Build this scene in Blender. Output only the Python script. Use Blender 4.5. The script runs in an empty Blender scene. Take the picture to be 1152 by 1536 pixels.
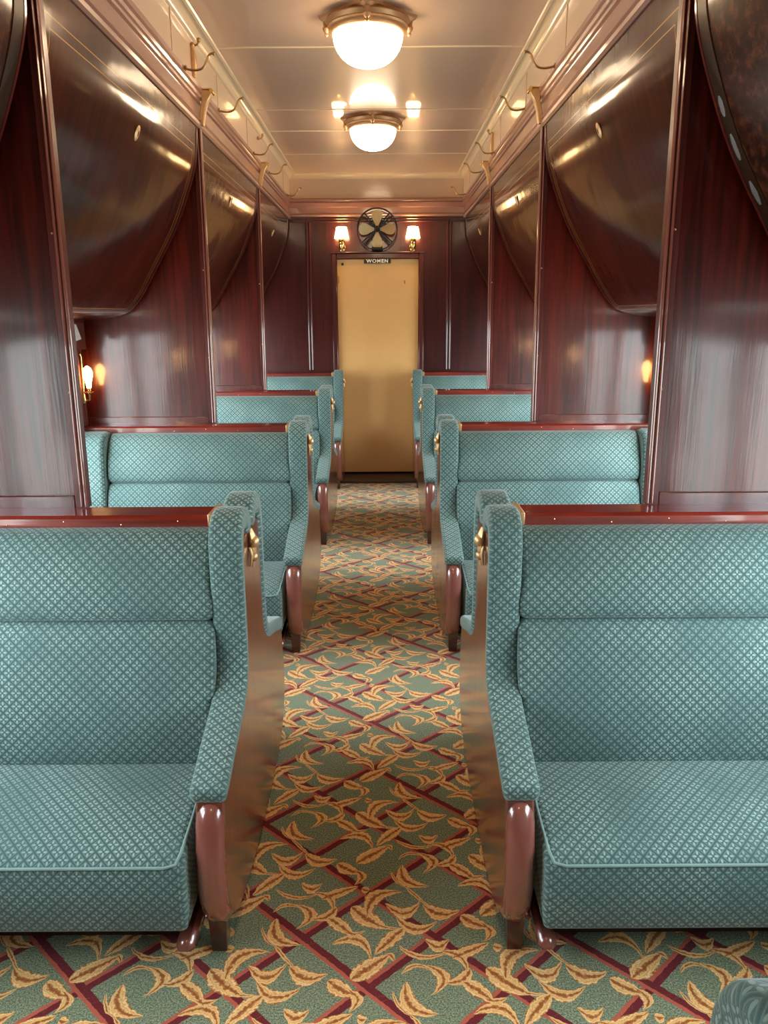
import bpy, math, random
from mathutils import Vector, Matrix
random.seed(7)
SC = bpy.context.scene
COL = SC.collection
R = math.radians

# ------------------------------------------------------------------ camera
cam = bpy.data.cameras.new('camera')
cam.sensor_fit = 'VERTICAL'
cam.sensor_height = 24.0
cam.lens = 1154.0 / 1536.0 * 24.0
cam.clip_start = 0.02
camo = bpy.data.objects.new('camera', cam)
COL.objects.link(camo)
camo.matrix_world = (Matrix.Translation((0.053, 0.0, 1.672))
                     @ Matrix.Rotation(math.pi / 2 - 0.252, 4, 'X')
                     @ Matrix.Rotation(-0.006, 4, 'Z'))
SC.camera = camo

# ------------------------------------------------------------------ exposure, world
SC.view_settings.view_transform = 'Standard'
SC.view_settings.look = 'None'
SC.view_settings.gamma = 1.0
SC.view_settings.use_curve_mapping = False
SC.view_settings.exposure = 0.0
SKY = 18.0
LAMP = 27.0
SHADE = 26.0
BULB = 40.0

world = bpy.data.worlds.new('overcast')
SC.world = world
world.use_nodes = True
wn = world.node_tree
wn.nodes.clear()
wo = wn.nodes.new('ShaderNodeOutputWorld')
wb = wn.nodes.new('ShaderNodeBackground')
wb.inputs['Strength'].default_value = SKY
tc = wn.nodes.new('ShaderNodeTexCoord')
sx = wn.nodes.new('ShaderNodeSeparateXYZ')
rp = wn.nodes.new('ShaderNodeValToRGB')
rp.color_ramp.elements[0].position = 0.46
rp.color_ramp.elements[0].color = (0.50, 0.52, 0.50, 1)
rp.color_ramp.elements[1].position = 0.54
rp.color_ramp.elements[1].color = (0.86, 0.94, 1.0, 1)
mm = wn.nodes.new('ShaderNodeMath')
mm.operation = 'MULTIPLY_ADD'
mm.inputs[1].default_value = 0.5
mm.inputs[2].default_value = 0.5
wn.links.new(tc.outputs['Generated'], sx.inputs[0])
wn.links.new(sx.outputs['Z'], mm.inputs[0])
wn.links.new(mm.outputs[0], rp.inputs[0])
wn.links.new(rp.outputs[0], wb.inputs['Color'])
wn.links.new(wb.outputs[0], wo.inputs[0])

# layout of the car ------------------------------------------------
PITCH = 1.9
YC = [0.38 + PITCH * i for i in range(5)]      # centres of the back-to-back benches
WX = 1.58                                      # half width
ZC = 2.985                                      # ceiling
YE = 8.03                                      # end wall face
YB = -1.52                                     # wall behind the camera
WIN_Z = (0.74, 1.58)
SECT = [-1.52, 0.38, 2.28, 4.18, 6.08]
WIN_Y = [(s + a, s + b) for s in SECT[1:] for a, b in ((0.24, 0.92), (0.99, 1.66))]

def portal(x, y0, y1):
    l = bpy.data.lights.new('window_daylight', 'AREA')
    l.shape = 'RECTANGLE'
    l.size = WIN_Z[1] - WIN_Z[0]
    l.size_y = y1 - y0
    l.cycles.is_portal = True
    o = bpy.data.objects.new('window_daylight', l)
    COL.objects.link(o)
    o.location = (x, (y0 + y1) / 2, sum(WIN_Z) / 2)
    o.rotation_euler = (0, R(90 if x > 0 else -90), 0)
for y0, y1 in WIN_Y:
    portal(WX + 0.06, y0, y1)
    portal(-WX - 0.06, y0, y1)

# ------------------------------------------------------------------ node helpers
def c(h):
    h = h.lstrip('#')
    v = [int(h[i:i + 2], 16) / 255 for i in (0, 2, 4)]
    return tuple((x / 12.92 if x <= 0.04045 else ((x + 0.055) / 1.055) ** 2.4) for x in v) + (1,)

class NT:
    def __init__(s, tree):
        s.t = tree
    def n(s, typ, **kw):
        nd = s.t.nodes.new(typ)
        for k, v in kw.items():
            setattr(nd, k, v)
        return nd
    def put(s, sock, v):
        if hasattr(v, 'is_linked') or hasattr(v, 'links'):
            s.t.links.new(v, sock)
        elif v is not None:
            sock.default_value = v
    def m(s, op, a, b=None, d=None, clamp=False):
        nd = s.n('ShaderNodeMath', operation=op, use_clamp=clamp)
        s.put(nd.inputs[0], a)
        if b is not None: s.put(nd.inputs[1], b)
        if d is not None: s.put(nd.inputs[2], d)
        return nd.outputs[0]
    def mix(s, f, a, b, blend='MIX'):
        nd = s.n('ShaderNodeMix', data_type='RGBA', blend_type=blend)
        s.put(nd.inputs[0], f); s.put(nd.inputs[6], a); s.put(nd.inputs[7], b)
        return nd.outputs[2]
    def step(s, x, a, b):
        nd = s.n('ShaderNodeMapRange', interpolation_type='SMOOTHSTEP')
        s.put(nd.inputs[0], x); nd.inputs[1].default_value = a; nd.inputs[2].default_value = b
        return nd.outputs[0]
    def noise(s, vec, scale, detail=2.0, rough=0.5):
        nd = s.n('ShaderNodeTexNoise')
        s.put(nd.inputs['Vector'], vec)
        nd.inputs['Scale'].default_value = scale
        nd.inputs['Detail'].default_value = detail
        nd.inputs['Roughness'].default_value = rough
        return nd.outputs[0]
    def scale(s, vec, v, loc=None):
        nd = s.n('ShaderNodeMapping')
        s.put(nd.inputs[0], vec)
        nd.inputs['Scale'].default_value = v
        if loc is not None: s.put(nd.inputs['Location'], loc)
        return nd.outputs[0]
    def bump(s, h, strength, dist, normal=None):
        nd = s.n('ShaderNodeBump')
        nd.inputs['Strength'].default_value = strength
        nd.inputs['Distance'].default_value = dist
        s.put(nd.inputs['Height'], h)
        if normal is not None: s.put(nd.inputs['Normal'], normal)
        return nd.outputs[0]

def mat(name):
    m = bpy.data.materials.new(name)
    m.use_nodes = True
    N = NT(m.node_tree)
    p = m.node_tree.nodes['Principled BSDF']
    return m, N, p

def plain(name, col, rough=0.5, metal=0.0, coat=0.0, crough=0.05, bump=0.0, bscale=30, var=0.12, spec=0.5):
    m, N, p = mat(name)
    o = N.n('ShaderNodeTexCoord').outputs['Object']
    nz = N.noise(o, bscale, 3)
    k = N.m('MULTIPLY_ADD', nz, 2 * var, 1 - var)
    cc = N.n('ShaderNodeVectorMath', operation='SCALE')
    cc.inputs[0].default_value = c(col)[:3]
    N.put(cc.inputs['Scale'], k)
    N.put(p.inputs['Base Color'], cc.outputs[0])
    p.inputs['Roughness'].default_value = rough
    p.inputs['Metallic'].default_value = metal
    p.inputs['Coat Weight'].default_value = coat
    p.inputs['Coat Roughness'].default_value = crough
    p.inputs['Specular IOR Level'].default_value = spec
    if bump:
        b = N.bump(N.noise(o, bscale, 2), bump, 0.002)
        N.put(p.inputs['Normal'], b)
        if coat: N.put(p.inputs['Coat Normal'], b)
    return m

def glow(name, col, strength):
    m, N, p = mat(name)
    p.inputs['Base Color'].default_value = (0.9, 0.85, 0.75, 1)
    p.inputs['Roughness'].default_value = 0.3
    p.inputs['Emission Color'].default_value = col
    p.inputs['Emission Strength'].default_value = strength
    return m

def wood(name, dark, light, grain=(38, 38, 1.6), rough=0.3, coat=1.0, crough=0.1, bumps=0.25, wave=0.5, use_uv=False,
         stripes=None, wavescale=3.0, worn=None, mott=1.0, cior=1.5, spec=0.5):
    m, N, p = mat(name)
    t = N.n('ShaderNodeTexCoord')
    o = t.outputs['UV'] if use_uv else t.outputs['Object']
    oi = N.n('ShaderNodeObjectInfo')
    off = N.n('ShaderNodeCombineXYZ')
    for i in range(3): N.put(off.inputs[i], N.m('MULTIPLY', oi.outputs['Random'], 13.0 + 5 * i))
    g = N.scale(o, grain, off.outputs[0])
    n1 = N.noise(g, 1.0, 5, 0.62)
    n2 = N.noise(N.scale(o, (2.2, 2.2, 0.8), off.outputs[0]), 1.0, 2)
    n3 = N.noise(N.scale(o, tuple(3.5 * q for q in grain), off.outputs[0]), 1.0, 3)
    f = N.m('ADD', N.m('MULTIPLY', N.step(n1, 0.3, 0.72), 0.55), N.m('MULTIPLY', N.step(n2, 0.3, 0.75), 0.45))
    f = N.m('ADD', f, N.m('MULTIPLY', N.m('SUBTRACT', n3, 0.5), 0.5 * mott), clamp=True)
    col = N.mix(f, c(dark), c(light))
    if stripes:
        # gold lining: UV = (distance along, distance across); stripes = (length, arc)
        sp = N.n('ShaderNodeSeparateXYZ'); N.put(sp.inputs[0], t.outputs['UV'])
        L, S = stripes
        u, v = sp.outputs[0], sp.outputs[1]
        du = N.m('MINIMUM', u, N.m('SUBTRACT', L, u))
        dv = N.m('MINIMUM', v, N.m('SUBTRACT', S - 0.17, v))
        d = N.m('MINIMUM', N.m('ADD', du, 0.045), dv)
        m1 = N.m('COMPARE', d, 0.088, 0.0017)
        m2 = N.m('COMPARE', d, 0.122, 0.0017)
        st = N.m('MAXIMUM', m1, m2)
        col = N.mix(N.m('MULTIPLY', st, 0.75), col, c('#c08a45'))
    if worn:
        w = N.step(N.noise(o, 26, 5, 0.7), 0.44, 0.7)
        col = N.mix(N.m('MULTIPLY', w, 0.6), col, c(worn))
    N.put(p.inputs['Base Color'], col)
    p.inputs['Roughness'].default_value = rough
    p.inputs['Coat Weight'].default_value = coat
    p.inputs['Coat Roughness'].default_value = crough
    p.inputs['Coat IOR'].default_value = cior
    p.inputs['Specular IOR Level'].default_value = spec
    wv = N.noise(o, wavescale, 2)
    b1 = N.bump(wv, wave, 0.02)
    b2 = N.bump(n1, bumps, 0.002, b1)
    N.put(p.inputs['Normal'], b2)
    b3 = N.bump(n1, bumps * 0.5, 0.0012, b1)
    N.put(p.inputs['Coat Normal'], b3)
    return m

# ------------------------------------------------------------------ fabric
def fabric_mat(name, base, dark, light, strength=1.0):
    m, N, p = mat(name)
    uv = N.n('ShaderNodeTexCoord').outputs['UV']
    s = N.n('ShaderNodeSeparateXYZ'); N.put(s.inputs[0], N.scale(uv, (1 / 0.0387,) * 3))
    x, y = s.outputs[0], s.outputs[1]
    fa = N.m('SUBTRACT', N.m('FRACT', N.m('ADD', x, y)), 0.5)
    fb = N.m('SUBTRACT', N.m('FRACT', N.m('SUBTRACT', x, y)), 0.5)
    lx = N.m('ABSOLUTE', N.m('MULTIPLY', N.m('ADD', fa, fb), 0.5))
    ly = N.m('ABSOLUTE', N.m('MULTIPLY', N.m('SUBTRACT', fa, fb), 0.5))
    def petal(a, b):
        q = N.m('DIVIDE', N.m('SUBTRACT', a, 0.20), 0.125)
        w = N.m('DIVIDE', b, 0.072)
        return N.m('ADD', N.m('MULTIPLY', q, q), N.m('MULTIPLY', w, w))
    pt = N.m('MINIMUM', petal(lx, ly), petal(ly, lx))
    pet = N.m('SUBTRACT', 1.0, N.step(pt, 0.7, 1.25))
    edge = N.m('MAXIMUM', N.m('ABSOLUTE', fa), N.m('ABSOLUTE', fb))
    dk = N.step(edge, 0.445, 0.475)
    lt = N.m('MULTIPLY', N.step(edge, 0.33, 0.36), N.m('SUBTRACT', 1.0, N.step(edge, 0.40, 0.42)))
    big = N.noise(uv, 4.0, 2)
    fade = N.m('MULTIPLY_ADD', N.step(big, 0.35, 0.65), 0.5, 0.5)
    fine = N.noise(uv, 900, 2)
    col = N.mix(N.m('MULTIPLY', lt, N.m('MULTIPLY', fade, 0.32 * strength)), c(base), c(light))
    col = N.mix(N.m('MULTIPLY', dk, 0.36 * strength), col, c(dark))
    col = N.mix(N.m('MULTIPLY', pet, N.m('MULTIPLY', fade, 0.8 * strength)), col, c(light))
    col = N.mix(N.m('MULTIPLY', N.m('SUBTRACT', fine, 0.35), 0.7, clamp=True), col, c(dark))
    N.put(p.inputs['Base Color'], col)
    p.inputs['Roughness'].default_value = 0.75
    p.inputs['Specular IOR Level'].default_value = 0.25
    p.inputs['Sheen Weight'].default_value = 0.35
    p.inputs['Sheen Roughness'].default_value = 0.4
    p.inputs['Sheen Tint'].default_value = (0.85, 0.95, 0.95, 1)
    h = N.m('ADD', pet, N.m('MULTIPLY', lt, 0.6))
    N.put(p.inputs['Normal'], N.bump(N.m('ADD', h, N.m('MULTIPLY', fine, 0.8)), 0.35, 0.0015))
    return m

# ------------------------------------------------------------------ carpet
LEAVES = [(0.049, 1.896, 0.7493, 0.6622, 0.124, 0.0419, 0.0153), (0.102, 1.8995, 0.9946, 0.1041, 0.0934, -0.045, 0.0144),
 (0.143, 1.924, 0.638, -0.77, 0.0982, -0.0008, 0.0036), (0.2125, 1.8795, 0.977, -0.2134, 0.0962, -0.0276, 0.0162),
 (0.14, 1.836, 0.9903, -0.1386, 0.1091, -0.042, 0.0126), (0.062, 1.756, -0.6668, -0.7452, 0.1101, -0.0031, 0.0135),
 (0.0025, 1.8425, 0.7764, -0.6302, 0.1182, -0.0074, 0.0189), (0.062, 1.8065, 0.9895, -0.1443, 0.0524, -0.004, 0.0032),
 (-0.0775, 1.809, 0.7488, -0.6628, 0.088, 0.0036, 0.0135), (-0.0365, 1.792, 0.9992, 0.0408, 0.053, -0.0101, 0.0054),
 (-0.0435, 1.721, 0.8925, -0.4511, 0.1101, 0.0466, 0.0126), (0.01, 1.6695, 0.7889, 0.6146, 0.1177, 0.0005, 0.0171),
 (0.060, 1.700, 0.7348, -0.6783, 0.030, 0.008, 0.006), (-0.0635, 1.6065, 0.855, -0.5186, 0.0771, -0.0067, 0.0153),
 (-0.044, 1.567, 0.0357, -0.9994, 0.0605, 0.0241, 0.0099), (-0.0085, 1.5165, 0.9899, -0.1414, 0.0229, -0.0045, 0.009),
 (-0.2335, 1.869, 0.9933, 0.1152, 0.075, 0.0249, 0.0045), (-0.2065, 1.8475, 0.1104, -0.9939, 0.088, 0.0449, 0.0126),
 (-0.223, 1.7925, 0.6524, -0.7579, 0.1126, -0.0389, 0.0153), (-0.2725, 1.7755, 0.5578, -0.83, 0.0794, -0.0118, 0.0027),
 (-0.132, 1.905, 0.6706, -0.7418, 0.085, 0.024, 0.009), (-0.1265, 1.8605, -0.8416, -0.5401, 0.076, 0.0171, 0.011),
 (-0.084, 1.942, 0.9025, 0.4307, 0.1053, 0.0, 0.0117), (-0.212, 1.949, 0.9903, -0.139, 0.1243, -0.0305, 0.0054),
 (-0.172, 1.98, 0.9993, 0.037, 0.0584, -0.0263, 0.0126)]

def carpet_mat():
    # one leaf as a reusable node group
    g = bpy.data.node_groups.new('carpet_leaf', 'ShaderNodeTree')
    I = g.interface
    I.new_socket('X', in_out='INPUT', socket_type='NodeSocketFloat')
    I.new_socket('Y', in_out='INPUT', socket_type='NodeSocketFloat')
    for nm in ('cx', 'cy', 'ca', 'sa', 'len', 'bend', 'w'):
        I.new_socket(nm, in_out='INPUT', socket_type='NodeSocketFloat')
    I.new_socket('h', in_out='OUTPUT', socket_type='NodeSocketFloat')
    N = NT(g)
    gi = N.n('NodeGroupInput').outputs
    go = N.n('NodeGroupOutput')
    qx = N.m('SUBTRACT', gi['X'], gi['cx']); qy = N.m('SUBTRACT', gi['Y'], gi['cy'])
    i = N.m('ROUND', N.m('DIVIDE', qx, 0.365))
    qx = N.m('SUBTRACT', qx, N.m('MULTIPLY', i, 0.365))
    qy = N.m('SUBTRACT', qy, N.m('MULTIPLY', i, 0.219))
    qy = N.m('SUBTRACT', qy, N.m('MULTIPLY', N.m('ROUND', N.m('DIVIDE', qy, 0.438)), 0.438))
    t = N.m('ADD', N.m('DIVIDE', N.m('ADD', N.m('MULTIPLY', qx, gi['ca']), N.m('MULTIPLY', qy, gi['sa'])), gi['len']), 0.5)
    nn = N.m('SUBTRACT', N.m('MULTIPLY', qy, gi['ca']), N.m('MULTIPLY', qx, gi['sa']))
    par = N.m('MULTIPLY', N.m('MULTIPLY', t, N.m('SUBTRACT', 1.0, t)), 4.0)
    d = N.m('ABSOLUTE', N.m('SUBTRACT', nn, N.m('MULTIPLY', par, gi['bend'])))
    ww = N.m('MULTIPLY', N.m('POWER', N.m('MAXIMUM', N.m('MULTIPLY', N.m('MAXIMUM', par, 0.0), N.m('SUBTRACT', 1.55, N.m('MULTIPLY', t, 1.05))), 0.0001), 0.62), gi['w'])
    g.links.new(N.m('SUBTRACT', 1.0, N.m('DIVIDE', d, ww)), go.inputs['h'])

    m, N, p = mat('patterned carpet')
    o = N.n('ShaderNodeTexCoord').outputs['Object']
    nv = N.n('ShaderNodeTexNoise'); N.put(nv.inputs['Vector'], o); nv.inputs['Scale'].default_value = 60
    nv.inputs['Detail'].default_value = 2
    sc = N.n('ShaderNodeVectorMath', operation='MULTIPLY_ADD')
    N.put(sc.inputs[0], nv.outputs['Color']); sc.inputs[1].default_value = (0.007,) * 3
    N.put(sc.inputs[2], o)
    s = N.n('ShaderNodeSeparateXYZ'); N.put(s.inputs[0], sc.outputs[0])
    x = N.m('SUBTRACT', s.outputs[0], 0.0035); y = N.m('SUBTRACT', s.outputs[1], 0.0035)
    h = None
    for lf in LEAVES:
        gn = N.n('ShaderNodeGroup'); gn.node_tree = g
        N.put(gn.inputs['X'], x); N.put(gn.inputs['Y'], y)
        for nm, v in zip(('cx', 'cy', 'ca', 'sa', 'len', 'bend', 'w'), lf):
            gn.inputs[nm].default_value = {'bend': v * 0.95, 'w': v * 1.5 + 0.001, 'len': v * 1.1}.get(nm, v)
        h = gn.outputs[0] if h is None else N.m('MAXIMUM', h, gn.outputs[0])
    # lattice
    a = N.m('DIVIDE', x, 0.365); b = N.m('DIVIDE', N.m('SUBTRACT', y, 1.605), 0.329)
    fa = N.m('SUBTRACT', N.m('FRACT', N.m('ADD', N.m('ADD', a, b), 0.5)), 0.5)
    fb = N.m('SUBTRACT', N.m('FRACT', N.m('ADD', N.m('SUBTRACT', a, b), 0.5)), 0.5)
    def band(f, sgn):
        aa = N.m('ABSOLUTE', f)
        inside = N.m('LESS_THAN', aa, 0.062)
        side = N.m('LESS_THAN', N.m('MULTIPLY', f, sgn), -0.018)
        return inside, side
    i1, s1 = band(fa, 1.0); i2, s2 = band(fb, 1.0)
    spk = N.noise(o, 230, 2, 0.75)
    spk2 = N.noise(o, 170, 2, 0.6)
    ground = N.mix(N.step(spk, 0.35, 0.68), c('#4c5841'), c('#939d80'))
    red = c('#64121a'); redl = c('#b0553f')
    r1 = N.mix(s1, red, redl); r2 = N.mix(s2, red, redl)
    col = N.mix(i2, ground, r2)
    col = N.mix(i1, col, r1)
    tone = N.noise(o, 95, 3, 0.65)
    hh = N.m('ADD', h, N.m('MULTIPLY', N.m('SUBTRACT', tone, 0.5), 1.1))
    cr = N.n('ShaderNodeValToRGB'); N.put(cr.inputs[0], hh)
    E = cr.color_ramp.elements
    E[0].position = 0.0; E[0].color = c('#96561f')
    E[1].position = 1.0; E[1].color = c('#8f4d18')
    for pos, hx in ((0.10, '#c08747'), (0.26, '#f0cf98'), (0.42, '#cf9650'), (0.62, '#e8bd7c'), (0.84, '#a4632b')):
        e = E.new(pos); e.color = c(hx)
    col = N.mix(N.m('GREATER_THAN', h, 0.0), col, cr.outputs[0])
    col = N.mix(N.m('MULTIPLY', N.step(spk2, 0.5, 0.8), 0.25), col, c('#2b2417'))
    N.put(p.inputs['Base Color'], col)
    p.inputs['Roughness'].default_value = 0.95
    p.inputs['Specular IOR Level'].default_value = 0.1
    p.inputs['Sheen Weight'].default_value = 0.2
    N.put(p.inputs['Normal'], N.bump(spk, 0.5, 0.004))
    return m

# berth profile (distance from centre line, height)
def catmull(pts, n=6):
    P = [Vector(q) for q in pts]
    P = [2 * P[0] - P[1]] + P + [2 * P[-1] - P[-2]]
    out = []
    for i in range(1, len(P) - 2):
        for k in range(n):
            t = k / n
            a, b, d, e = P[i - 1:i + 3]
            out.append(0.5 * ((2 * b) + (d - a) * t + (2 * a - 5 * b + 4 * d - e) * t * t + (-a + 3 * b - 3 * d + e) * t ** 3))
    out.append(P[-2])
    return [tuple(q) for q in out]
BERTH = catmull([(0.868, 2.575), (0.874, 2.49), (0.886, 2.40), (0.930, 2.27), (1.005, 2.10), (1.115, 1.915), (1.225, 1.745),
                 (1.33, 1.675), (1.55, 1.648)], 5)
ARC = sum(math.dist(BERTH[i], BERTH[i + 1]) for i in range(len(BERTH) - 1))
BL = PITCH - 0.075

M = {}
M['carpet'] = carpet_mat()
M['fabric'] = fabric_mat('teal figured upholstery', '#43605f', '#25403f', '#a5bcb3')
M['piping'] = plain('teal piping', '#75908b', 0.8)
M['panelwood'] = wood('varnished mahogany panel', '#1c0402', '#611a10', rough=0.34, coat=0.7, crough=0.13, spec=0.3, bumps=0.5, wave=0.22, wavescale=2.5)
M['stile'] = wood('mahogany stile', '#3c1211', '#60261f', rough=0.35, coat=0.75, spec=0.35, crough=0.12, bumps=0.15, wave=0.15)
M['endwood'] = wood('dark end wall mahogany', '#240605', '#4c120d', spec=0.3, rough=0.35, crough=0.15, bumps=0.3, wave=0.1)
M['berth'] = wood('dark varnished berth front', '#210805', '#4a1a0c', grain=(34, 2.2, 1), rough=0.36, coat=0.9, crough=0.11, cior=1.30, spec=0.03,
                  bumps=0.10, wave=0.16, mott=0.35, use_uv=True, stripes=(BL, ARC), wavescale=3.0)
M['berthworn'] = wood('worn dark berth front', '#1d0d08', '#3a1c12', grain=(6, 20, 1), rough=0.4, crough=0.2,
                      bumps=0.15, wave=0.3, use_uv=True, worn='#6b3d25', cior=1.32, spec=0.08)
M['edgeband'] = plain('worn dark edge band', '#33200f', 0.4, metal=0.3, bump=0.2, bscale=60, var=0.4)
M['rail'] = wood('red varnished rail', '#4a0f08', '#8a2a17', grain=(2.0, 60, 60), rough=0.3, crough=0.08, bumps=0.2, wave=0.1)
M['sidepanel'] = wood('grained brown bench end', '#4c2418', '#74402c', grain=(30, 30, 2.5), rough=0.3, crough=0.17, bumps=0.3, wave=0.1)
M['bumper'] = plain('glossy brown enamel', '#7e473c', 0.25, coat=1.0, crough=0.05, var=0.06, bscale=4)
M['foot'] = plain('dark brown enamel', '#4a2622', 0.3, coat=0.8, var=0.06)
M['cornice'] = plain('rose brown gloss enamel', '#986a5b', 0.3, coat=0.8, crough=0.08, var=0.05, bscale=5)
M['cream'] = plain('cream gloss enamel', '#d6b99c', 0.28, coat=0.6, crough=0.06, bump=0.05, bscale=3, var=0.03)
M['ceiling'] = plain('cream gloss ceiling', '#cbab91', 0.35, coat=0.8, crough=0.035, bump=0.03, bscale=2, var=0.03)
M['ceiltrim'] = plain('cream beading', '#dcc3a0', 0.3, coat=0.5, var=0.03)
M['door'] = plain('tan painted door', '#d8a769', 0.4, coat=0.25, crough=0.2, bump=0.1, bscale=6, var=0.05)
M['brass'] = plain('aged brass', '#b48e60', 0.32, metal=1.0, var=0.2, bscale=60)
M['brassb'] = plain('polished brass', '#e0b878', 0.2, metal=1.0, var=0.1, bscale=60)
M['brasspaint'] = plain('gilt paint', '#c09468', 0.4, metal=0.45, var=0.15, bscale=80)
M['gilt'] = plain('pale cast brass', '#cfa878', 0.42, metal=0.65, var=0.2, bscale=90)
M['black'] = plain('black iron', '#14100e', 0.4, metal=0.3)
M['plate'] = plain('black sign plate', '#120c0a', 0.35)
M['white'] = plain('white lettering', '#f2ead8', 0.5)
M['thresh'] = plain('worn metal threshold', '#4a3a30', 0.45, metal=0.5, var=0.3, bscale=8)
M['wall'] = plain('brown painted wall', '#64362c', 0.35, coat=0.6, var=0.06)
M['shell'] = plain('dark wall lining', '#3a2420', 0.5)
M['cloth'] = plain('white curtain cloth', '#d8d2cc', 0.9)
M['patch'] = plain('pale chipped paint', '#6d6a70', 0.5)
M['fanblade'] = plain('pale brass fan blade', '#cdb98c', 0.45, metal=0.1, var=0.1)
M['dome'] = glow('lit opal glass dome', (1.0, 0.74, 0.47, 1), LAMP)
M['shade'] = glow('lit fabric shade', (1.0, 0.62, 0.26, 1), SHADE)
M['bulb'] = glow('lit bulb', (1.0, 0.55, 0.2, 1), BULB)
def glass_mat():
    m = bpy.data.materials.new('window glass'); m.use_nodes = True
    t = m.node_tree; t.nodes.clear()
    o = t.nodes.new('ShaderNodeOutputMaterial'); mx = t.nodes.new('ShaderNodeMixShader')
    a = t.nodes.new('ShaderNodeBsdfTransparent'); b = t.nodes.new('ShaderNodeBsdfGlossy')
    b.inputs['Roughness'].default_value = 0.02
    a.inputs[0].default_value = (0.95, 0.97, 0.97, 1)
    mx.inputs[0].default_value = 0.05
    t.links.new(a.outputs[0], mx.inputs[1])
    t.links.new(b.outputs[0], mx.inputs[2]); t.links.new(mx.outputs[0], o.inputs[0])
    return m
M['glass'] = glass_mat()

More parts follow.
